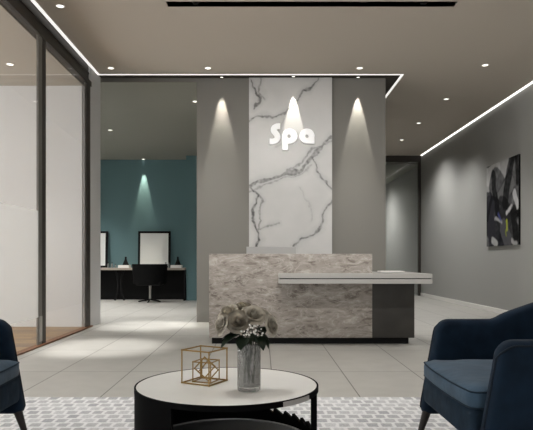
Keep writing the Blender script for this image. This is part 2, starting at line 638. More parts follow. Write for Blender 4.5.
# ---- unseen windows added behind the viewer and in the glazed room as fill light
w = sempty('added_window_rear')
RX0, RX1 = 0.1, 1.9
fr = MB()
for x in (RX0, 0.965, RX1 - 0.07):
    fr.box(x, x + 0.07, -3.06, -2.98, 0.3, 3.0)
fr.box(RX0, RX1, -3.06, -2.98, 0.3, 0.37).box(RX0, RX1, -3.06, -2.98, 2.93, 3.0)
fr.build('window_frame', M['darkmetal'], w)
MB().box(RX0, RX1, -3.025, -3.015, 0.32, 2.98).build('pane', M['glass'], w)
struct('wall_front', MB().box(-6.6, RX0, -3.1, -2.98, 0, H + 0.25).box(RX1, 4.4, -3.1, -2.98, 0, H + 0.25)
       .box(RX0, RX1, -3.1, -2.98, 3.0, H + 0.25).box(RX0, RX1, -3.1, -2.98, 0, 0.3), M['wall'])
w = sempty('added_window_side')  # unseen facade glazing, added to light the glazed room evenly
fr = MB()
for y in (-2.95, -0.3, 2.4, 5.1, 8.25):
    fr.box(-6.56, -6.48, y, y + 0.08, 0, 3.3)
fr.box(-6.56, -6.48, -2.95, 8.4, 0, 0.08).box(-6.56, -6.48, -2.95, 8.4, 3.22, 3.3)
fr.build('window_frame', M['darkmetal'], w)
MB().box(-6.525, -6.515, -2.95, 8.4, 0.05, 3.25).build('pane', M['glass'], w)
struct('wall_left.001', MB().box(-6.6, -6.45, -3.0, 8.4, 3.3, 3.45), M['white_wall'])

# ---- dark framed glass door at the end of the corridor (y = 16.1)
d = sempty('door_2')
MB().box(1.885, 4.22, 15.66, 15.74, 3.56, H).build('door_head', M['darkmetal'], d)
MB().box(4.15, 4.22, 15.66, 15.74, 0, 3.56, 0.005).build('door_post', M['darkmetal'], d)
MB().box(2.9, 2.97, 15.66, 15.74, 0, 3.56, 0.005).build('door_post', M['darkmetal'], d)
MB().box(2.97, 4.15, 15.695, 15.705, 0, 3.56).build('pane', M['smoke'], d)
MB().box(1.885, 2.9, 15.695, 15.705, 0, 3.56).build('pane', M['smoke'], d)

# ------------------------------------------------------------------ downlights (fixture with its own lamp)
def spot(parent, loc, W, angle, blend, col=(1.0, 0.975, 0.93), radius=0.035, rot=(0, 0, 0)):
    l = bpy.data.lights.new('lamp', 'SPOT')
    l.energy = W
    l.spot_size = angle
    l.spot_blend = blend
    l.color = col
    l.shadow_soft_size = radius
    o = bpy.data.objects.new('lamp', l)
    o.location = loc
    o.rotation_euler = rot
    o.parent = parent
    COL.objects.link(o)

def downlight(x, y, z, label, W, angle=64, blend=0.9, col=(1.0, 0.98, 0.945), aim=None):
    t = thing('downlight', label, 'ceiling light', (x, y, z), 0, 'recessed ceiling downlights')
    MB().lathe([(0.038, 0.0), (0.050, 0.0), (0.050, -0.005), (0.042, -0.007), (0.038, -0.003)], n=28).build('trim_ring', M['white'], t, True)
    MB().lathe([(0.0, -0.001), (0.038, -0.001), (0.038, -0.004), (0.0, -0.004)], n=24, closed=False).build('lens', M['lens'], t)
    if W:
        rot = (0, 0, 0)
        if aim:
            rot = (Vector(aim) - Vector((x, y, z - 0.03))).to_track_quat('-Z', 'Y').to_euler()
        spot(t, (0, 0, -0.03), W, math.radians(angle), blend, col, 0.035, rot)
    return t

def side_z(y):
    return 3.66 - 0.28 * (y - 9.0) / 5.3
DL = [
    (-2.20, 6.43, H, 'round recessed downlight near the black ceiling slot, beside the glass partition', 2.6, 27),
    (-2.18, 8.51, H, 'round recessed downlight where the cove line turns at the glass partition', 2.4, 26),
    (-0.78, 8.51, H, 'round recessed downlight before the feature wall, nearest the vanity room', 0.7, 48),
    (1.41, 8.51, H, 'round recessed downlight before the feature wall, toward the corridor with the painting', 0.7, 48),
    (3.17, 8.38, H, 'round corridor downlight closest to the viewer, above the painting wall', 0.35, 90),
    (3.17, 10.15, H, 'second corridor downlight counted from the viewer', 0.4, 100),
    (3.17, 11.93, H, 'third corridor downlight counted from the viewer', 0.6, 120),
    (3.22, 13.60, H, 'farthest corridor downlight, close to the dark glass door', 0.75, 140),
    (-3.19, 7.47, 3.43, 'round downlight in the ceiling of the room behind the glass partition', 0.3, 70),
    (-3.0, 11.66, side_z(11.66), 'round downlight in the middle of the vanity room ceiling', 1.0, 100),
    (-1.12, 9.90, side_z(9.9), 'round downlight beside the grey block at the vanity room entrance', 1.2, 70),
]
for x, y, z, lab, k, ang in DL:
    downlight(x, y, z, lab, LOBBY_W * k, ang, aim=(x + 0.45, y, 0) if x < -2 and y < 9 and z == H else None)
# unseen lamps added above the frame to light the floor and table
for x, y in ((-2.0, 4.5), (-0.7, 5.6), (1.4, 5.6), (-0.7, 3.2), (1.4, 3.2), (3.17, 4.2), (3.17, 6.2)):
    downlight(x, y, H, 'added round downlight over the seating area, unseen above the frame', LOBBY_W * 0.42, 90)
for x in (-1.2, 0.45, 2.2):  # out-of-view spots added to brighten the desk front and feature wall
    downlight(x, 3.6, H, 'added unseen downlight over the seating, aimed at the reception desk', LOBBY_W * AIM_K, 62, aim=(x * 0.7 + 0.1, 8.9, 1.30))
for x, y in ((-4.6, 10.2), (-4.8, 12.4)):
    downlight(x, y, side_z(y), 'round vanity room downlight hidden behind the ceiling edge', LOBBY_W * 1.55, 120)
t = downlight(-2.86, 14.225, side_z(14.225), 'narrow downlight at the teal wall above the framed mirror', 0)
spot(t, (0, 0, -0.02), 300, math.radians(27), 0.6, (1.0, 0.95, 0.74), 0.01)
downlight(2.9, 19.2, 3.5, 'downlight behind the dark glass door', LOBBY_W * 1.1, 165)

# wall washers in the dark recess over the feature wall
for x, off, lab in ((-0.61, 0.066, 'small recessed spotlight washing the grey wall beside the vanity room'),
                    (0.475, 0.062, 'small recessed spotlight washing the marble above the Spa letters'),
                    (1.456, 0.066, 'small recessed spotlight washing the grey wall toward the corridor')):
    fy = 9.0 - off - (0.042 if 0 < x < 1 else 0)
    t = thing('wall_washer', lab, 'spotlight', (x, fy, H), 0, 'spotlights over the feature wall')
    MB().lathe([(0.024, 0.0), (0.032, 0.0), (0.032, -0.006), (0.024, -0.006)], n=20).build('trim_ring', M['trimdark'], t, True)
    MB().lathe([(0.0, -0.001), (0.024, -0.001), (0.024, -0.003), (0.0, -0.003)], n=20, closed=False).build('lens', M['lens'], t)
    spot(t, (0, 0, -0.015), WASH_W * (0.66 if 0 < x < 1 else 1.0), math.radians(25), 0.16, (1.0, 0.965, 0.86), 0.006)

# track heads inside the black slot
for x, lab in ((-0.72, 'small black track head in the ceiling slot, toward the glass partition'), (1.75, 'small black track head in the ceiling slot, toward the painting wall')):
    t = thing('track_head', lab, 'spotlight', (x, (SY0 + SY1) / 2, H + 0.1), 0, 'track heads in the ceiling slot')
    MB().cyl((0, 0, 0), (0, 0, -0.03), 0.02).build('mount', M['matteblack'], t)
    MB().lathe([(0.0, -0.03), (0.03, -0.03), (0.034, -0.09), (0.028, -0.085), (0.0, -0.06)], n=20, closed=False).build('lamp_head', M['matteblack'], t, True)

# ------------------------------------------------------------------ marble panel with the veins of the photo
def poly_dist(px, py, pts):
    best = 1e9
    bw = 0
    for i in range(len(pts) - 1):
        x0, y0, w0 = pts[i]
        x1, y1, w1 = pts[i + 1]
        dx, dy = x1 - x0, y1 - y0
        tt = max(0, min(1, ((px - x0) * dx + (py - y0) * dy) / (dx * dx + dy * dy + 1e-9)))
        dd = math.hypot(px - x0 - tt * dx, py - y0 - tt * dy)
        ww = w0 + (w1 - w0) * tt
        if dd - ww < best - bw:
            best, bw = dd, ww
    return best, bw

# veins in panel units: u across 0..83, v down 0..176 (1 unit = 1.52 cm)
VEINS = [
    ([(0, 107, 1.6), (6, 105, 2.0), (15, 101, 2.6), (24, 98, 2.4), (33, 96, 2.6), (44, 93, 2.2), (53, 88, 2.2), (60, 81, 2.6), (67, 74, 2.0), (74, 67, 1.6), (84, 57, 1.2)], 0.62),
    ([(30, 97, 0.7), (44, 90, 0.9), (56, 78, 1.0), (66, 70, 0.9), (84, 62, 0.7)], 0.5),
    ([(0, 112, 0.6), (20, 104, 0.7), (42, 97, 0.6), (60, 88, 0.6)], 0.4),
    ([(3, 108, 0.7), (9, 115, 1.0), (5, 126, 1.2), (3, 138, 0.9), (8, 150, 1.0), (11, 160, 1.2), (8, 167, 1.6), (6, 169, 1.0)], 0.7),
    ([(9, 115, 0.5), (13, 122, 0.5), (9, 131, 0.6), (12, 141, 0.5), (9, 150, 0.5)], 0.5),
    ([(4, 2, 0.6), (7, 10, 0.9), (12, 17, 1.3), (9, 24, 1.0), (5, 30, 0.8)], 0.72),
    ([(0, 43, 0.6), (14, 39, 0.8), (24, 37, 0.9), (36, 36, 0.8), (46, 25, 0.5), (55, 14, 0.9), (63, 6, 0.8), (69, 0, 0.6)], 0.6),
    ([(62, 82, 0.6), (68, 90, 0.9), (74, 100, 0.9), (79, 106, 0.8), (84, 110, 0.6)], 0.6),
    ([(84, 120, 0.8), (77, 130, 0.9), (72, 146, 0.9), (64, 154, 0.9), (52, 160, 0.8), (45, 168, 0.8), (42, 176, 0.6)], 0.62),
    ([(8, 148, 0.5), (18, 146, 0.5), (30, 143, 0.4)], 0.45),
    ([(14, 20, 0.5), (10, 8, 0.5), (12, 0, 0.5)], 0.5),
    ([(25, 70, 0.4), (36, 62, 0.4), (48, 58, 0.4)], 0.22),
    ([(20, 66, 0.5), (30, 52, 0.5), (35, 40, 0.5)], 0.18),
    ([(50, 110, 0.4), (60, 124, 0.4), (62, 140, 0.4)], 0.2),
]

def color_grid(name, m, f, P, nu, nv):
    """grid sheet whose vertices carry the pattern colour; P(u, v) gives the point"""
    me = bpy.data.meshes.new(name)
    vs = [P(i / nu, j / nv) for j in range(nv + 1) for i in range(nu + 1)]
    fs = [(j * (nu + 1) + i, j * (nu + 1) + i + 1, (j + 1) * (nu + 1) + i + 1, (j + 1) * (nu + 1) + i) for j in range(nv) for i in range(nu)]
    me.from_pydata(vs, [], fs)
    at = me.color_attributes.new('pattern', 'FLOAT_COLOR', 'POINT')
    k = 0
    for j in range(nv + 1):
        for i in range(nu + 1):
            at.data[k].color = f(i / nu, j / nv)
            k += 1
    me.materials.append(m)
    return me

MX0, MX1, MY, MZ1 = -0.197, 1.063, 8.958, H
def marble_col(u, v):
    U, V = u * 83.0, v * 176.0 * (MZ1 / 2.72)
    wx = noise.fractal(Vector((U * 0.07, V * 0.07, 0.0)), 1.0, 2.0, 4) * 3.4
    wy = noise.fractal(Vector((U * 0.07, V * 0.07, 9.0)), 1.0, 2.0, 4) * 3.4
    g = 0.45 + 0.035 * noise.fractal(Vector((U * 0.03, V * 0.03, 3.0)), 1.0, 2.0, 5)
    dark = 0.0
    for pts, s in VEINS:
        dd, ww = poly_dist(U + wx, V + wy, pts)
        ww *= 1.25
        core = max(0.0, 1 - max(0, dd - ww * 0.45) / 0.9)
        halo = max(0.0, 1 - dd / (ww * 2.2 + 3.0)) * 0.22
        mott = 0.65 + 0.5 * noise.noise(Vector((U * 0.35, V * 0.35, 5.0)))
        dark = max(dark, s * 1.15 * (core * mott + halo))
    g *= 1 - min(0.85, dark)
    return (g, g * 0.985, g * 0.965, 1)
def marble_P(u, v):
    return (MX0 + (MX1 - MX0) * u, MY, MZ1 * (1 - v))
me = color_grid('marble_panel', M['marble'], marble_col, marble_P, 170, 470)
bmx = bmesh.new()
bmx.from_mesh(me)
edge = [e for e in bmx.edges if e.is_boundary]
ex = bmesh.ops.extrude_edge_only(bmx, edges=edge)
for v in ex['geom']:
    if isinstance(v, bmesh.types.BMVert):
        v.co.y = 8.9995
bmesh.ops.contextual_create(bmx, geom=[g_ for g_ in ex['geom'] if isinstance(g_, bmesh.types.BMEdge)])
bmesh.ops.recalc_face_normals(bmx, faces=bmx.faces)
bmx.to_mesh(me)
bmx.free()
mp = bpy.data.objects.new('marble_panel', me)
COL.objects.link(mp)
tag(mp, 'tall white marble panel with dark veins on the grey feature wall', 'wall panel')

# ------------------------------------------------------------------ Spa letters
U = 8.95 / 590.0 / 7.61                     # metres per drawing unit
def letter_curve(polys):
    cu = bpy.data.curves.new('letter', 'CURVE')
    cu.dimensions = '2D'
    cu.fill_mode = 'BOTH'
    cu.extrude = 0.016
    cu.bevel_depth = 0.004
    cu.bevel_resolution = 2
    for p in polys:
        s = cu.splines.new('POLY')
        s.points.add(len(p) - 1)
        for i, (x, y) in enumerate(p):
            s.points[i].co = (x * U, -y * U, 0, 1)
        s.use_cyclic_u = True
    return cu

def circ(cx, cy, r, a0=0, a1=360, n=40):
    return [(cx + r * math.cos(math.radians(a0 + (a1 - a0) * i / n)), cy + r * math.sin(math.radians(a0 + (a1 - a0) * i / n))) for i in range(n + 1)]

def bez(p, n=10):
    """smooth centre line through points (Catmull-Rom)"""
    out = []
    for i in range(len(p) - 1):
        p0, p1, p2, p3 = p[max(i - 1, 0)], p[i], p[i + 1], p[min(i + 2, len(p) - 1)]
        for k in range(n):
            t_ = k / n
            out.append(tuple(0.5 * (2 * p1[j] + (p2[j] - p0[j]) * t_ + (2 * p0[j] - 5 * p1[j] + 4 * p2[j] - p3[j]) * t_ ** 2 + (3 * p1[j] - p0[j] - 3 * p2[j] + p3[j]) * t_ ** 3) for j in (0, 1)))
    out.append(p[-1])
    return out

def stroke(p, w):
    c = bez(p)
    L_, R_ = [], []
    for i in range(len(c)):
        a, b = c[max(i - 1, 0)], c[min(i + 1, len(c) - 1)]
        dx, dy = b[0] - a[0], b[1] - a[1]
        l = math.hypot(dx, dy)
        nx, ny = -dy / l * w / 2, dx / l * w / 2
        L_.append((c[i][0] + nx, c[i][1] + ny))
        R_.append((c[i][0] - nx, c[i][1] - ny))
    return L_ + R_[::-1]

S_poly = stroke([(190, 88), (166, 89), (146, 100), (141, 119), (153, 137), (167, 155), (170, 177), (158, 195), (138, 203), (112, 203)], 40)
p_poly = [(208, 268), (208, 163)] + circ(264, 163, 57, 180, 450) + [(249, 219), (249, 268)]
p_hole = circ(259, 164, 15)[:-1]
a_poly = [(450, 220), (450, 163)] + circ(395, 163, 56, 360, 90) 
a_hole = circ(395, 164, 15)[:-1]
sg = thing('spa_sign', 'white raised rounded letters reading Spa on the marble panel', 'sign', (0, MY, 0))
# drawing origin: px (255,115) at depth 8.95
ox, oz = (255 - 262) * 8.95 / 590, 0.95 + (260 - 115) * 8.95 / 590
dg = bpy.context.evaluated_depsgraph_get()
for polys in ([S_poly], [p_poly, p_hole], [a_poly, a_hole]):
    cu = letter_curve(polys)
    tmp = bpy.data.objects.new('tmp_letter', cu)
    COL.objects.link(tmp)
    bpy.context.view_layer.update()
    dg = bpy.context.evaluated_depsgraph_get()
    me = bpy.data.meshes.new_from_object(tmp.evaluated_get(dg))
    bpy.data.objects.remove(tmp)
    me.transform(Matrix.Translation((ox, -0.021, oz)) @ Matrix.Rotation(PI / 2, 4, 'X'))
    me.materials.clear()
    me.materials.append(M['sign_white'])
    o = bpy.data.objects.new('letter', me)
    COL.objects.link(o)
    o.parent = sg

# ------------------------------------------------------------------ painting on the corridor wall
STR = [  # u0 v0 u1 v1 half-width grey-ish colour
    (0.05, 0.30, 0.55, 0.02, 0.20, (0.42, 0.42, 0.42)), (0.0, 0.12, 0.35, 0.08, 0.12, (0.55, 0.55, 0.55)),
    (0.30, 0.25, 0.60, 0.50, 0.22, (0.07, 0.07, 0.073)), (0.45, 0.45, 0.75, 0.30, 0.12, (0.16, 0.16, 0.16)),
    (0.05, 0.55, 0.45, 0.95, 0.26, (0.018, 0.018, 0.023)), (0.10, 0.48, 0.20, 0.95, 0.14, (0.028, 0.027, 0.034)),
    (0.02, 0.66, 0.18, 0.40, 0.045, (0.008, 0.008, 0.01)), (0.18, 0.40, 0.5, 0.52, 0.04, (0.01, 0.01, 0.012)),
    (0.50, 0.60, 0.90, 0.95, 0.20, (0.02, 0.02, 0.022)), (0.55, 0.78, 0.70, 0.96, 0.12, (0.09, 0.09, 0.10)),
    (0.22, 0.13, 0.36, 0.58, 0.080, (0.006, 0.006, 0.007)), (0.80, 0.03, 0.60, 0.50, 0.095, (0.006, 0.006, 0.007)),
    (0.60, 0.50, 0.72, 0.58, 0.07, (0.01, 0.01, 0.01)), (0.94, 0.0, 0.97, 0.30, 0.05, (0.010, 0.010, 0.010)),
    (0.88, 0.42, 0.96, 0.56, 0.06, (0.55, 0.55, 0.56)), (0.66, 0.62, 0.80, 0.56, 0.035, (0.6, 0.6, 0.6)),
    (0.86, 0.62, 0.92, 0.90, 0.09, (0.008, 0.008, 0.008)), (0.50, 0.70, 0.30, 0.66, 0.03, (0.35, 0.35, 0.36)),
    (0.66, 0.71, 0.67, 0.83, 0.035, (0.42, 0.47, 0.05)), (0.63, 0.84, 0.66, 0.90, 0.025, (0.22, 0.26, 0.04)),
    (0.20, 0.93, 0.34, 0.97, 0.05, (0.45, 0.45, 0.45)), (0.82, 0.95, 0.95, 0.97, 0.04, (0.4, 0.4, 0.4)),
    (0.40, 0.62, 0.48, 0.68, 0.03, (0.06, 0.07, 0.20)),
]
def art_col(u, v):
    w1 = noise.fractal(Vector((u * 5, v * 5, 1)), 1.0, 2.0, 4) * 0.025
    w2 = noise.fractal(Vector((u * 5, v * 5, 7)), 1.0, 2.0, 4) * 0.025
    g = 0.10 + 0.16 * noise.fractal(Vector((u * 3, v * 7, 2)), 1.0, 2.0, 4)
    c = Vector((g, g, g * 1.02))
    for u0, v0, u1, v1, hw, col in STR:
        dx, dy = u1 - u0, v1 - v0
        tt = max(0, min(1, ((u + w1 - u0) * dx + (v + w2 - v0) * dy) / (dx * dx + dy * dy)))
        dd = math.hypot(u + w1 - u0 - tt * dx, v + w2 - v0 - tt * dy)
        a = max(0, min(1, (hw - dd) / 0.02)) * (0.85 + 0.15 * noise.noise(Vector((u * 18, v * 18, 4))))
        c = c.lerp(Vector(col), a)
    return (max(0.004, c.x), max(0.004, c.y), max(0.004, c.z), 1)
PY0, PY1, PZ0, PZ1 = 9.63, 11.0, 1.20, 2.68
pt = thing('painting', 'abstract black, grey and white canvas with a yellow-green dash on the grey wall', 'painting', (4.22, (PY0 + PY1) / 2, PZ0))
me = color_grid('canvas', M['canvas'], art_col, lambda u, v: (-0.032, (PY1 - PY0) * (0.5 - u), (PZ1 - PZ0) * (1 - v)), 110, 120)
o = bpy.data.objects.new('canvas', me)
COL.objects.link(o)
o.parent = pt
MB().box(-0.031, -0.001, -(PY1 - PY0) / 2, (PY1 - PY0) / 2, 0, PZ1 - PZ0).build('stretcher_frame', M['matteblack'], pt)

# ------------------------------------------------------------------ reception desk
DF = 6.67
t = thing('reception_desk', 'stone-fronted reception desk with long pale writing counter before the marble panel', 'reception desk', (0.33, DF, 0))
ox = -0.33
X0, X1, XP = -0.599 + ox, 1.247 + ox, 1.724 + ox
MB().box(X0, X1, 0, 0.14, 0.07, 1.02, 0.003).build('stone_front', M['stone'], t)
MB().box(X0, X0 + 0.115, 0.14, 1.0, 0.07, 1.02, 0.003).build('end_panel', M['stone'], t)
MB().box(X1 + 0.001, XP, 0.0, 0.85, 0.07, 0.69, 0.003).build('side_pedestal', M['darkstone'], t)
MB().box(X0 + 0.03, XP - 0.06, 0.03, 0.82, 0, 0.07).build('toe_kick', M['matteblack'], t)
MB().box(X0 + 0.115, X1, 0.14, 0.85, 0.72, 0.76).build('work_surface', M['counter'], t)
CX0, CX1 = 0.184 + ox, 1.85 + ox
def ell(z0_, z1_, q, bev):
    return MB().box(CX0 + q, CX1 - q, -0.27 + q, -0.001, z0_, z1_, bev).box(X1 + 0.002, CX1 - q, -0.001, 0.95 - q, z0_, z1_, bev)
c = ell(0.752, 0.80, 0, 0.002).build('counter_slab', M['counter'], t)
ell(0.692, 0.742, 0, 0.002).build('lower_slab', M['counter'], c)
ell(0.741, 0.753, 0.012, 0).build('shadow_gap', M['matteblack'], c)

t = thing('computer_monitor', 'back of a silver monitor showing above the stone desk front', 'monitor', (0.113, 7.25, 0.761))
MB().box(-0.305, 0.305, -0.02, 0.012, 0.04, 0.352, 0.008).build('back_shell', M['monitor'], t)
MB().box(-0.30, 0.30, 0.012, 0.02, 0.045, 0.347, 0.002).build('screen', M['black'], t)
MB().box(-0.03, 0.03, -0.035, -0.02, 0.01, 0.2, 0.004).build('stand', M['steel'], t)
MB().box(-0.11, 0.11, -0.10, 0.07, 0.0, 0.012, 0.004).build('foot', M['steel'], t)
t = MB().box(1.48, 1.77, 7.33, 7.57, 0.801, 0.813, 0.002).build('document_folder', M['white'])
tag(t, 'thin white folder lying at the far end of the pale counter', 'folder')

# ------------------------------------------------------------------ vanity room furniture
VY0, VY1 = 13.78, 14.295
t = thing('vanity_desk', 'long dark vanity desk with pale top along the teal wall', 'desk', (-3.5, 14.0, 0))
MB().box(-2.0, 1.70, VY0 - 14.0, VY1 - 14.0, 0.715, 0.765, 0.003).build('desk_top', M['vanitytop'], t)
MB().box(-2.0, 1.70, 0.20, 0.285, 0.0, 0.715).build('back_panel', M['matteblack'], t)
MB().box(1.66, 1.70, -0.21, 0.20, 0, 0.715).build('end_leg', M['matteblack'], t)
MB().box(-2.0, -1.96, -0.21, 0.20, 0, 0.715).build('end_leg', M['matteblack'], t)
for s in (-1, 1):
    MB().tube([(0.15 + s * 0.10, -0.12, 0.715), (0.15 + s * 0.05, -0.12, 0.55), (0.15 + s * 0.03, -0.12, 0.36), (0.15 + s * 0.05, -0.12, 0.16), (0.15 + s * 0.11, -0.12, 0)], 0.022).build('curved_leg', M['matteblack'], t, True)

def vanity_mirror(x, label):
    t = thing('vanity_mirror', label, 'mirror', (x, 14.2, 0.765), 0, 'framed mirrors on the vanity desk')
    t.rotation_euler = (math.radians(-3), 0, 0)
    w_, h_, f = 0.39, 0.88, 0.05
    m_ = MB()
    m_.box(-w_, -w_ + f, -0.02, 0.02, 0, h_).box(w_ - f, w_, -0.02, 0.02, 0, h_)
    m_.box(-w_ + f, w_ - f, -0.02, 0.02, 0, f).box(-w_ + f, w_ - f, -0.02, 0.02, h_ - f, h_)
    m_.build('frame', M['matteblack'], t)
    MB().box(-w_ + f, w_ - f, -0.008, 0.01, f, h_ - f).build('mirror_face', M['mirror_white'], t)
vanity_mirror(-2.595, 'black-framed pale mirror standing behind the black swivel chair')
vanity_mirror(-4.11, 'black-framed pale mirror cut off by the doorway edge')

t = thing('swivel_chair', 'black swivel tub chair on chrome stem at the vanity desk', 'chair', (-2.52, 13.25, 0), 0)
m_ = MB()
pts = []
def tub(u, v):
    a = math.radians(-170 + 160 * u)
    z = 0.42 + 0.44 * v
    r = 0.37 + 0.03 * v
    return Vector((r * math.cos(a) * 1.02, r * math.sin(a) * 0.85 + 0.05, z))
m_.patch(tub, 24, 6)
ex = bmesh.ops.solidify(m_.bm, geom=list(m_.bm.faces), thickness=0.05)
m_.build('backrest', M['matteblack'], t, True)
MB().box(-0.28, 0.28, -0.20, 0.30, 0.38, 0.48, 0.04, 3).build('seat', M['matteblack'], t, True)
MB().cyl((0, 0.04, 0.06), (0, 0.04, 0.39), 0.028).build('stem', M['steel'], t, True)
for k in range(5):
    a = 2 * PI * k / 5 - PI / 2
    MB().tube([(0.02 * math.cos(a), 0.04 + 0.02 * math.sin(a), 0.065), (0.26 * math.cos(a), 0.04 + 0.26 * math.sin(a), 0.02)], [0.02, 0.014]).build('base_foot', M['matteblack'], t, True)

def box_cone(x, label):
    t = MB().box(x - 0.13, x + 0.13, 13.84, 14.04, 0.765, 0.83, 0.004).build('storage_box', M['white'])
    tag(t, label[0], 'box', 'white boxes on the vanity desk')
    t = MB().lathe([(0, 0.0), (0.075, 0.0), (0.07, 0.02), (0.028, 0.12), (0.02, 0.16), (0.026, 0.175), (0.018, 0.195), (0, 0.2)], (x + 0.03, 13.94, 0.83), n=20, closed=False).build('diffuser', M['matteblack'], None, True)
    tag(t, label[1], 'diffuser', 'black tapered diffusers')
box_cone(-3.25, ('flat white box on the vanity desk near the doorway edge', 'black tapered diffuser on the white box near the doorway edge'))
box_cone(-2.02, ('flat white box at the end of the vanity desk near the feature wall', 'black tapered diffuser on the white box near the feature wall'))

def bottle(x, h, label, r=0.022):
    t = thing('bottle', label, 'bottle', (x, 13.93, 0.765), 0, 'small bottles on the vanity desk')
    MB().lathe([(0, 0), (r, 0), (r, h * 0.6), (r * 0.45, h * 0.72), (r * 0.45, h * 0.85), (0, h * 0.85)], n=14, closed=False).build('glass_body', M['bottle'], t, True)
    MB().cyl((0, 0, h * 0.85), (0, 0, h), r * 0.55).build('cap', M['matteblack'], t, True)
for x, h, lab in ((-3.63, 0.14, 'first small grey bottle beside the cut-off mirror'), (-3.54, 0.13, 'second small grey bottle from the cut-off mirror'),
                  (-3.46, 0.09, 'third and shortest grey bottle from the cut-off mirror'),
                  (-2.27, 0.13, 'small grey bottle just beyond the swivel chair back'), (-2.20, 0.15, 'tallest grey bottle, next to the white box by the feature wall')):
    bottle(x, h, lab)

# ------------------------------------------------------------------ rug
t = MB().box(-2.1, 2.7, 0.7, 4.03, 0, 0.014, 0.004).build('area_rug', M['rug'])
tag(t, 'white and grey woven patterned rug under the coffee table', 'rug')
RZ = 0.014

# ------------------------------------------------------------------ coffee table
t = thing('coffee_table', 'round white-topped coffee table with black drum base on the rug', 'coffee table', (-0.155, 2.62, RZ))
z = 0.40 - RZ
R = 0.404
MB().lathe([(0, z), (R - 0.008, z), (R - 0.008, z - 0.018), (0, z - 0.018)], n=96, closed=False).build('table_top', M['tabletop'], t)
MB().lathe([(R - 0.008, z + 0.001), (R, z + 0.001), (R, z - 0.022), (R - 0.03, z - 0.022), (R - 0.03, z - 0.018), (R - 0.008, z - 0.018)], n=96).build('rim', M['black'], t)
MB().lathe([(R, z - 0.002), (R + 0.002, z - 0.002), (R + 0.002, z - 0.022), (R, z - 0.022)], n=12, a0=math.radians(-54), a1=math.radians(-31)).build('rim_highlight', M['counter'], t)  # pale strip standing in for a reflection on the black rim
# drum shell with a stepped, serrated upper edge where it opens
m_ = MB()
bm = m_.bm
prev = None
N_ = 230
for i in range(N_ + 1):
    a = 241 - (241 - 4) * i / N_
    if a > 130:
        ht = z - 0.022
    elif a > 66:
        s = (130 - a) / 64
        ht = (z - 0.022) * (1 - s) + 0.19 * s
    else:
        k = (66 - a) / 62 * 7
        ht = 0.19 - 0.03 * (66 - a) / 62 + 0.028 * (1 - (k % 1.0)) - 0.014
    ca, sa = math.cos(math.radians(a)), math.sin(math.radians(a))
    ro, ri = R - 0.001, R - 0.016
    q = [bm.verts.new((ro * ca, ro * sa, 0)), bm.verts.new((ro * ca, ro * sa, ht)), bm.verts.new((ri * ca, ri * sa, ht)), bm.verts.new((ri * ca, ri * sa, 0))]
    if prev:
        for k in range(4):
            bm.faces.new((prev[k], prev[(k + 1) % 4], q[(k + 1) % 4], q[k]))
    else:
        bm.faces.new(q)
    prev = q
bm.faces.new(list(reversed(prev)))
m_.build('drum_shell', M['black'], t, True, 30)
sh = MB().lathe([(0, 0.130), (0.372, 0.130), (0.372, 0.112), (0, 0.112)], n=72, closed=False).build('lower_shelf', M['shelftop'], t)
MB().lathe([(0.366, 0.133), (0.378, 0.133), (0.378, 0.108), (0.366, 0.108)], n=72).build('shelf_rim', M['rim_light'], sh)
for a in (-3, -120):
    m_ = MB()
    m_.box(-0.013, 0.013, -0.013, 0.013, 0, z - 0.03, 0.003, 2, Matrix.Translation(((R - 0.02) * math.cos(math.radians(a)), (R - 0.02) * math.sin(math.radians(a)), 0)))
    if a == -3:
        m_.build('leg', M['black'], t)
    else:
        m_.bm.free()

TZ = 0.401
# ------------------------------------------------------------------ gold wire cube
def wire_cube(mb, size, c, rot, r):
    h = size / 2
    for ax in range(3):
        for s1 in (-1, 1):
            for s2 in (-1, 1):
                p = [0, 0, 0]
                q = [0, 0, 0]
                p[ax], q[ax] = -h - r, h + r
                p[(ax + 1) % 3] = q[(ax + 1) % 3] = s1 * h
                p[(ax + 2) % 3] = q[(ax + 2) % 3] = s2 * h
                mb.tube([rot @ Vector(p) + Vector(c), rot @ Vector(q) + Vector(c)], r, 6)
    return mb
t = thing('wire_cube', 'gold wire ornament of nested cubes standing on the white table', 'ornament', (-0.258, 2.655, TZ), math.radians(61))
I3 = Matrix.Identity(3)
wire_cube(MB(), 0.145, (0, 0, 0.076), I3, 0.0034).build('outer_cube', M['gold'], t, True)
wire_cube(MB(), 0.088, (0.006, -0.004, 0.0505), Matrix.Rotation(math.radians(8), 3, 'Z'), 0.0028).build('middle_cube', M['gold'], t, True)
wire_cube(MB(), 0.066, (0.006, -0.006, 0.058), Matrix.Rotation(math.radians(35), 3, 'Y') @ Matrix.Rotation(math.radians(28), 3, 'X') @ Matrix.Rotation(math.radians(20), 3, 'Z'), 0.0028).build('inner_cube', M['gold'], t, True)

# ------------------------------------------------------------------ vase and flowers
VX, VY = -0.055, 2.49
vz = 0.198
t = MB().lathe([(0, 0), (0.046, 0), (0.049, 0.004), (0.0495, 0.03), (0.0495, vz - 0.004), (0.048, vz), (0.044, vz - 0.003), (0.0435, 0.02), (0.0, 0.016)], (0, 0, 0), n=56, closed=False).build('glass_vase', M['vase'], None, True, 50)
t.location = (VX, VY, TZ)
tag(t, 'clear hammered-glass cylinder vase holding the roses on the table', 'vase')

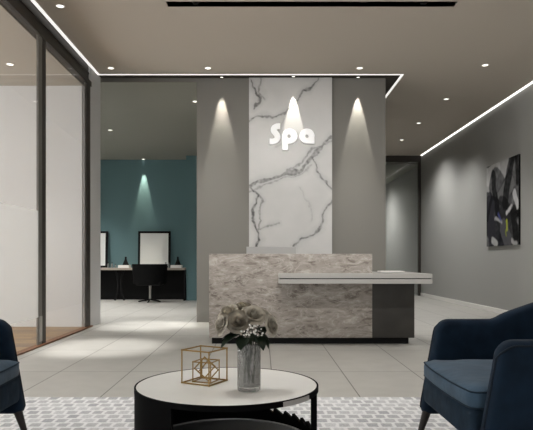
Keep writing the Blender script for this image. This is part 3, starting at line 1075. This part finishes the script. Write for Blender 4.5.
def rose_mesh():
    mb = MB()
    rnd = random.Random(3)
    rings = [(3, 0.16, 1.00, -0.02, 70), (3, 0.28, 1.02, 0.02, 64), (4, 0.42, 1.00, 0.08, 56), (5, 0.60, 0.92, 0.16, 48), (5, 0.80, 0.82, 0.28, 46), (6, 0.98, 0.60, 0.44, 42)]
    for k, (n, r, h, curl, span) in enumerate(rings):
        off = rnd.random() * 6
        for i in range(n):
            a0 = off + 2 * PI * i / n + rnd.uniform(-0.12, 0.12)
            hh = h * rnd.uniform(0.92, 1.06)
            rr = r * rnd.uniform(0.94, 1.06)
            lean = rnd.uniform(-0.05, 0.05)
            def f(u, v, a0=a0, hh=hh, rr=rr, curl=curl, span=span, lean=lean):
                uu = (u - 0.5) * 2
                a = a0 + math.radians(span) * uu * (0.55 + 0.45 * math.sin(v * PI * 0.75))
                rad = rr * (0.22 + 0.78 * math.sin(min(1.0, v * 1.15) * PI / 2)) + lean * v
                edge = max(0.0, v - 0.7) / 0.3
                rad += curl * edge ** 1.5 - 0.05 * abs(uu) * v
                zz = -0.45 + hh * 1.05 * v - 0.55 * curl * edge ** 2 - 0.10 * uu * uu * v
                return Vector((rad * math.cos(a), rad * math.sin(a), zz))
            mb.patch(f, 6, 7)
    bmesh.ops.solidify(mb.bm, geom=list(mb.bm.faces), thickness=0.03)
    for v in mb.bm.verts:
        v.co *= 0.048
    return mb

proto_bloom = rose_mesh().build('bloom', M['petal'], None, True, 60, recalc=False)
bloom_mesh = proto_bloom.data
bpy.data.objects.remove(proto_bloom)

def leaf_mb(L_, W_, bend=0.3):
    mb = MB()
    def f(u, v):
        s = (u - 0.5) * 2
        w_ = W_ * math.sin(PI * min(1, v * 0.97 + 0.03)) ** 0.8 * (1 - 0.25 * v)
        return Vector((s * w_, L_ * v, abs(s) * w_ * 0.35 - bend * L_ * v * v))
    mb.patch(f, 4, 8)
    bmesh.ops.solidify(mb.bm, geom=list(mb.bm.faces), thickness=0.0008)
    return mb

def px_pt(px, py, dep):
    dep -= 0.045
    return Vector(((px - 262) * dep / 590.0, dep, 0.95 - (py - 260) * dep / 590.0))

ROSES = [  # picture-plane centre and depth ; facing vector ; scale ; label
    (238.4, 321.2, 2.490, (-0.15, -0.85, 0.50), 0.80, 'open grey-beige rose in front of the bouquet, facing the viewer'),
    (221.4, 324.0, 2.520, (-0.85, -0.45, 0.30), 0.74, 'grey-beige rose seen side-on at the bouquet edge above the gold cube'),
    (254.2, 314.5, 2.520, (0.15, -0.65, 0.75), 0.84, 'large grey-beige rose above the white florets, facing up'),
    (227.7, 311.7, 2.560, (-0.45, -0.35, 0.80), 0.76, 'grey-beige rose high at the back, over the side-on rose'),
    (242.9, 307.2, 2.590, (0.0, -0.30, 0.95), 0.72, 'topmost grey-beige rose at the back of the bouquet'),
    (271.7, 325.2, 2.530, (0.85, -0.45, 0.25), 0.74, 'grey-beige rose drooping outward on the side away from the gold cube'),
    (264.4, 315.1, 2.580, (0.55, -0.30, 0.75), 0.70, 'small grey-beige rose peeking from behind the large upturned rose'),
]
neck = Vector((VX, VY, TZ + vz))
for i, (px, py, dep, fv, s, lab) in enumerate(ROSES):
    c = px_pt(px, py, dep)
    base = Vector((VX + 0.02 * math.cos(i * 2.4), VY + 0.02 * math.sin(i * 2.4), TZ + 0.03))
    t = thing('rose', lab, 'flower', base, 0, 'roses in the glass vase')
    fdir = Vector(fv).normalized()
    b = bpy.data.objects.new('bloom', bloom_mesh)
    COL.objects.link(b)
    b.parent = t
    b.location = c - base
    b.rotation_mode = 'QUATERNION'
    b.rotation_quaternion = fdir.to_track_quat('Z', 'Y')
    b.scale = (s, s, s)
    back = c - fdir * 0.020 * s
    nk = neck + Vector(((c.x - VX) * 0.30, (c.y - VY) * 0.30, 0))
    nk.x = VX + max(-0.03, min(0.03, nk.x - VX))
    nk.y = VY + max(-0.03, min(0.03, nk.y - VY))
    P = [base - base, nk - base, (nk * 0.45 + back * 0.55 - fdir * 0.012) - base, back - base]
    MB().tube(P, 0.0028, 6).build('stem', M['stem'], t, True)
    # sepal cup
    lf = leaf_mb(0.052, 0.017, 0.25).build('leaf', M['leaf'], t, True)
    mid = (nk * 0.6 + back * 0.4) - base
    out = Vector((c.x - VX + 0.01 * math.cos(i), c.y - VY - 0.03, 0))
    lf.location = mid
    lf.rotation_euler = (math.radians(-22), 0, math.atan2(out.y, out.x) - PI / 2)

# drooping leaves over the vase lip
LEAVES = [
    (240, 335, 2.50, -2.75, -18, 0.098, 0.044, 'large dark green leaf drooping over the vase toward the gold cube'),
    (246, 338, 2.47, -2.15, -34, 0.060, 0.036, 'short dark green leaf hanging down the front of the vase'),
    (255, 336, 2.49, -0.75, -36, 0.072, 0.036, 'dark green leaf drooping over the vase lip away from the gold cube'),
    (257, 332, 2.52, -0.35, -40, 0.085, 0.036, 'dark green leaf hanging lowest beside the vase rim'),
    (238, 333, 2.51, 2.95, -10, 0.075, 0.034, 'dark green leaf spreading level above the gold cube'),
    (247, 330, 2.50, -1.9, -2, 0.045, 0.034, 'dark green leaf under the front rose'),
    (257, 328, 2.53, -0.9, -8, 0.055, 0.034, 'dark green leaf behind the white florets'),
]
for px, py, dep, az, el, L_, W_, lab in LEAVES:
    c = px_pt(px, py, dep)
    t = thing('leaf_spray', lab, 'leaf', c, 0, 'leaf sprays in the vase')
    lf = leaf_mb(L_, W_, 0.25).build('leaf', M['leaf'], t, True)
    lf.rotation_euler = (math.radians(el), 0, az - PI / 2)
    MB().tube([(0, 0, 0), tuple((neck - c) * 0.6 + Vector((0, 0.0, -0.01))), tuple(Vector((VX, VY, TZ + 0.05)) - c)], 0.002, 6).build('stem', M['stem'], t, True)

rnd = random.Random(5)
for (px, py, dep, lab) in ((253, 328, 2.465, 'sprig of tiny white florets under the large upturned rose'),
                           (259, 332, 2.465, 'sprig of tiny white florets nearest the drooping outer rose'),
                           (246, 332, 2.455, 'sprig of tiny white florets below the front rose')):
    c = px_pt(px, py, dep)
    t = thing('filler_sprig', lab, 'flower', c, 0, 'white filler sprigs')
    fl = MB()
    st = MB()
    rootp = Vector((VX, VY - 0.02, TZ + vz)) - c
    for k in range(9):
        q = Vector((rnd.uniform(-0.022, 0.022), rnd.uniform(-0.012, 0.01), rnd.uniform(-0.014, 0.014)))
        fl.sphere(q, rnd.uniform(0.003, 0.005), 8)
        st.tube([tuple(q), tuple(q * 0.4 + rootp * 0.6), tuple(rootp)], 0.0007, 4)
    st.tube([tuple(rootp), tuple(Vector((VX, VY, TZ + 0.05)) - c)], 0.0014, 5)
    st.build('stem', M['stem'], t)
    fl.build('florets', M['floret'], t, True)

# ------------------------------------------------------------------ armchairs (built facing -x)
def smooth(a, b, x):
    q = max(0.0, min(1.0, (x - a) / (b - a)))
    return q * q * (3 - 2 * q)

def shell_mesh(thick=0.085, z0=0.158):
    wy = 0.388
    # plan path: front of one arm -> round the back -> front of the other arm
    path = []
    xs = 0.40
    n1 = 26
    for i in range(n1):
        path.append((xs * (i / n1) ** 1.25, wy))
    n2 = 40
    for i in range(n2 + 1):
        a = PI / 2 - PI * i / n2
        e = 2.5
        ca, sa = math.cos(a), math.sin(a)
        path.append((xs + 0.37 * abs(ca) ** (2 / e), math.copysign(wy * abs(sa) ** (2 / e), sa)))
    for i in range(n1 - 1, -1, -1):
        path.append((xs * (i / n1) ** 1.25, -wy))
    pts = [Vector((x, y, 0)) for x, y in path]
    tot = [0.0]
    for i in range(1, len(pts)):
        tot.append(tot[-1] + (pts[i] - pts[i - 1]).length)
    Ltot = tot[-1]
    def top(x):
        return 0.634 + 0.44 * max(0, x - 0.27) * smooth(0.24, 0.34, x) + 0.0
    mb = MB()
    bm = mb.bm
    rings = []
    edge_out = []
    for i, p in enumerate(pts):
        d_ = (pts[min(i + 1, len(pts) - 1)] - pts[max(i - 1, 0)]).normalized()
        nrm = Vector((d_.y, -d_.x, 0)) * -1      # outward
        s = min(tot[i], Ltot - tot[i])
        zt = top(p.x)
        rc = 0.06
        if s < rc:
            zt -= rc - math.sqrt(max(0, rc * rc - (rc - s) ** 2))
        zb = z0
        rb = 0.03
        if s < rb:
            zb += rb - math.sqrt(max(0, rb * rb - (rb - s) ** 2))
        tk = thick
        rt = 0.035
        if s < rt:
            tk = thick * (0.35 + 0.65 * math.sqrt(max(0, 1 - (1 - s / rt) ** 2)))
        tk *= 1 + 0.35 * smooth(0.45, 0.75, p.x)
        h2 = tk / 2
        rr = min(0.03, h2 * 0.8)
        prof = []
        for (cx_, cz_, a0) in ((h2 - rr, zt - rr, 0), (-h2 + rr, zt - rr, 90), (-h2 + rr, zb + rr, 180), (h2 - rr, zb + rr, 270)):
            for k in range(5):
                a = math.radians(a0 + 90 * k / 4)
                prof.append((cx_ + rr * math.cos(a), cz_ + rr * math.sin(a)))
            # long faces get extra rows for the bulge
            if a0 == 90:
                for k in range(1, 6):
                    q = k / 6
                    prof.append((-h2 - 0.012 * math.sin(PI * q) * min(1, s / 0.1), (zt - rr) * (1 - q) + (zb + rr) * q))
            if a0 == 270:
                for k in range(1, 6):
                    q = k / 6
                    prof.append((h2 + 0.014 * math.sin(PI * q) * min(1, s / 0.1), (zb + rr) * (1 - q) + (zt - rr) * q))
        ring = []
        fade = max(0.0, 1 - s / 0.55)
        T = top(p.x)
        for ox_, zz in prof:
            zr = (T - zz) / (T - z0)
            slant = -0.085 * zr * fade if p.x < 0.55 else 0
            lean_out = 0.0
            # the back leans outward towards its top
            lb = smooth(0.3, 0.75, p.x) * 0.10 * (1 - zr) - smooth(0.3, 0.75, p.x) * 0.06 * zr
            w = p + nrm * ox_ + Vector((slant + lb, 0, zz))
            ring.append(bm.verts.new(w))
        rings.append(ring)
        edge_out.append((ring[1].co.copy(), ring[5].co.copy() if len(ring) > 6 else None))
    m_ = len(rings[0])
    for i in range(len(rings) - 1):
        A, B = rings[i], rings[i + 1]
        for k in range(m_):
            bm.faces.new((A[k], B[k], B[(k + 1) % m_], A[(k + 1) % m_]))
    bm.faces.new(rings[0])
    bm.faces.new(list(reversed(rings[-1])))
    # piping paths: outer top edge, continuing down the arm fronts
    front_a = [v.co.copy() for v in rings[0]]
    front_b = [v.co.copy() for v in rings[-1]]
    return mb, [e[0] for e in edge_out], front_a, front_b

def make_armchair():
    t = thing('armchair', 'navy velvet armchair facing the coffee table from the painting side', 'armchair', (0, 0, 0), 0, 'navy armchairs at the coffee table')
    mb, outer, fa, fb = shell_mesh()
    mb.build('arm_and_back_shell', M['navy'], t, True, 60)
    lo_a = [p for p in fa]
    # welt along the outer edge and down the front of each arm
    pa = sorted([p for p in fa if p.y > 0.388], key=lambda p: p.z)
    pb = sorted([p for p in fb if p.y < -0.388], key=lambda p: -p.z)
    path = [p for p in pa if p.z < outer[0].z - 0.01] + outer + [p for p in pb if p.z < outer[-1].z - 0.01]
    MB().tube([tuple(p) for p in path], 0.0045, 6).build('piping', M['navy_dark'], t, True)
    # seat base
    MB().box(-0.085, 0.66, -0.338, 0.338, 0.225, 0.360, 0.025, 4).build('seat_base', M['navy_mid'], t, True, 60)
    # loose cushion, crowned
    cu = MB()
    b2 = bmesh.new()
    bmesh.ops.create_cube(b2, size=1)
    bmesh.ops.subdivide_edges(b2, edges=list(b2.edges), cuts=14, use_grid_fill=True)
    for v in b2.verts:
        x_, y_, z_ = v.co.x * 2, v.co.y * 2, v.co.z * 2
        def rnd_(q, h, r):
            return q * h
        # rounded box by clamping to an inner core
        hx, hy, hz, r = 0.362, 0.342, 0.046, 0.03
        P = Vector((x_ * hx, y_ * hy, z_ * hz))
        core = Vector((max(-hx + r, min(hx - r, P.x)), max(-hy + r, min(hy - r, P.y)), max(-hz + r, min(hz - r, P.z))))
        dl = P - core
        if dl.length > 1e-6:
            P = core + dl.normalized() * min(r, max(abs(dl.x), abs(dl.y), abs(dl.z)))
        crown = 0.016 * (1 - (P.x / hx) ** 2) * (1 - (P.y / hy) ** 2)
        P.z += crown if z_ > 0 else 0
        P.z += 0.007 * noise.noise(Vector((P.x * 9, P.y * 6, 2))) if z_ > 0.5 else 0
        bow = -0.018 * (1 - (P.y / hy) ** 2) if P.x < 0 else 0
        v.co = Vector((P.x + 0.276 + bow, P.y, P.z + 0.394))
    bmesh.ops.remove_doubles(b2, verts=b2.verts, dist=0.0004)
    cu._merge(b2)
    cushion = cu.build('seat_cushion', M['cushion'], t, True, 60)
    for zz in (0.425, 0.363):
        pp = []
        X0, X1, Y = -0.084, 0.628, 0.340
        rc = 0.03
        for (cx_, cy_, a0) in ((X1 - rc, Y - rc, 0), (X0 + rc, Y - rc, 90), (X0 + rc, -Y + rc, 180), (X1 - rc, -Y + rc, 270)):
            for k in range(6):
                a = math.radians(a0 + 18 * k)
                x_ = cx_ + rc * math.cos(a)
                y_ = cy_ + rc * math.sin(a)
                pp.append((x_, y_, zz))
            if a0 == 90:
                for k in range(1, 12):
                    y_ = (Y - rc) * (1 - 2 * k / 12)
                    pp.append((X0 - 0.018 * (1 - (y_ / Y) ** 2), y_, zz))
        MB().tube(pp, 0.0035, 6, True).build('piping', M['cushion_welt'], cushion, True)
    for (x_, y_, dx, dy) in ((-0.05, 0.375, -0.05, 0.02), (-0.05, -0.375, -0.05, -0.02), (0.66, 0.28, 0.06, 0.03), (0.66, -0.28, 0.06, -0.03)):
        MB().tube([(x_, y_, 0.20), (x_ + dx * 0.1, y_ + dy * 0.1, 0.165), (x_ + dx, y_ + dy, 0.0)], [0.024, 0.022, 0.009], 14).build('leg', M['darkwood'], t, True)
    return t

chair = make_armchair()
chair.location = (0.885, 2.60, RZ + 0.003)
second = copy_tree(chair)
second['label'] = 'navy velvet armchair cut by the frame edge, backing onto the glass partition'
second.location = (-1.285, 2.60, RZ + 0.003)
second.rotation_euler = (0, 0, PI)
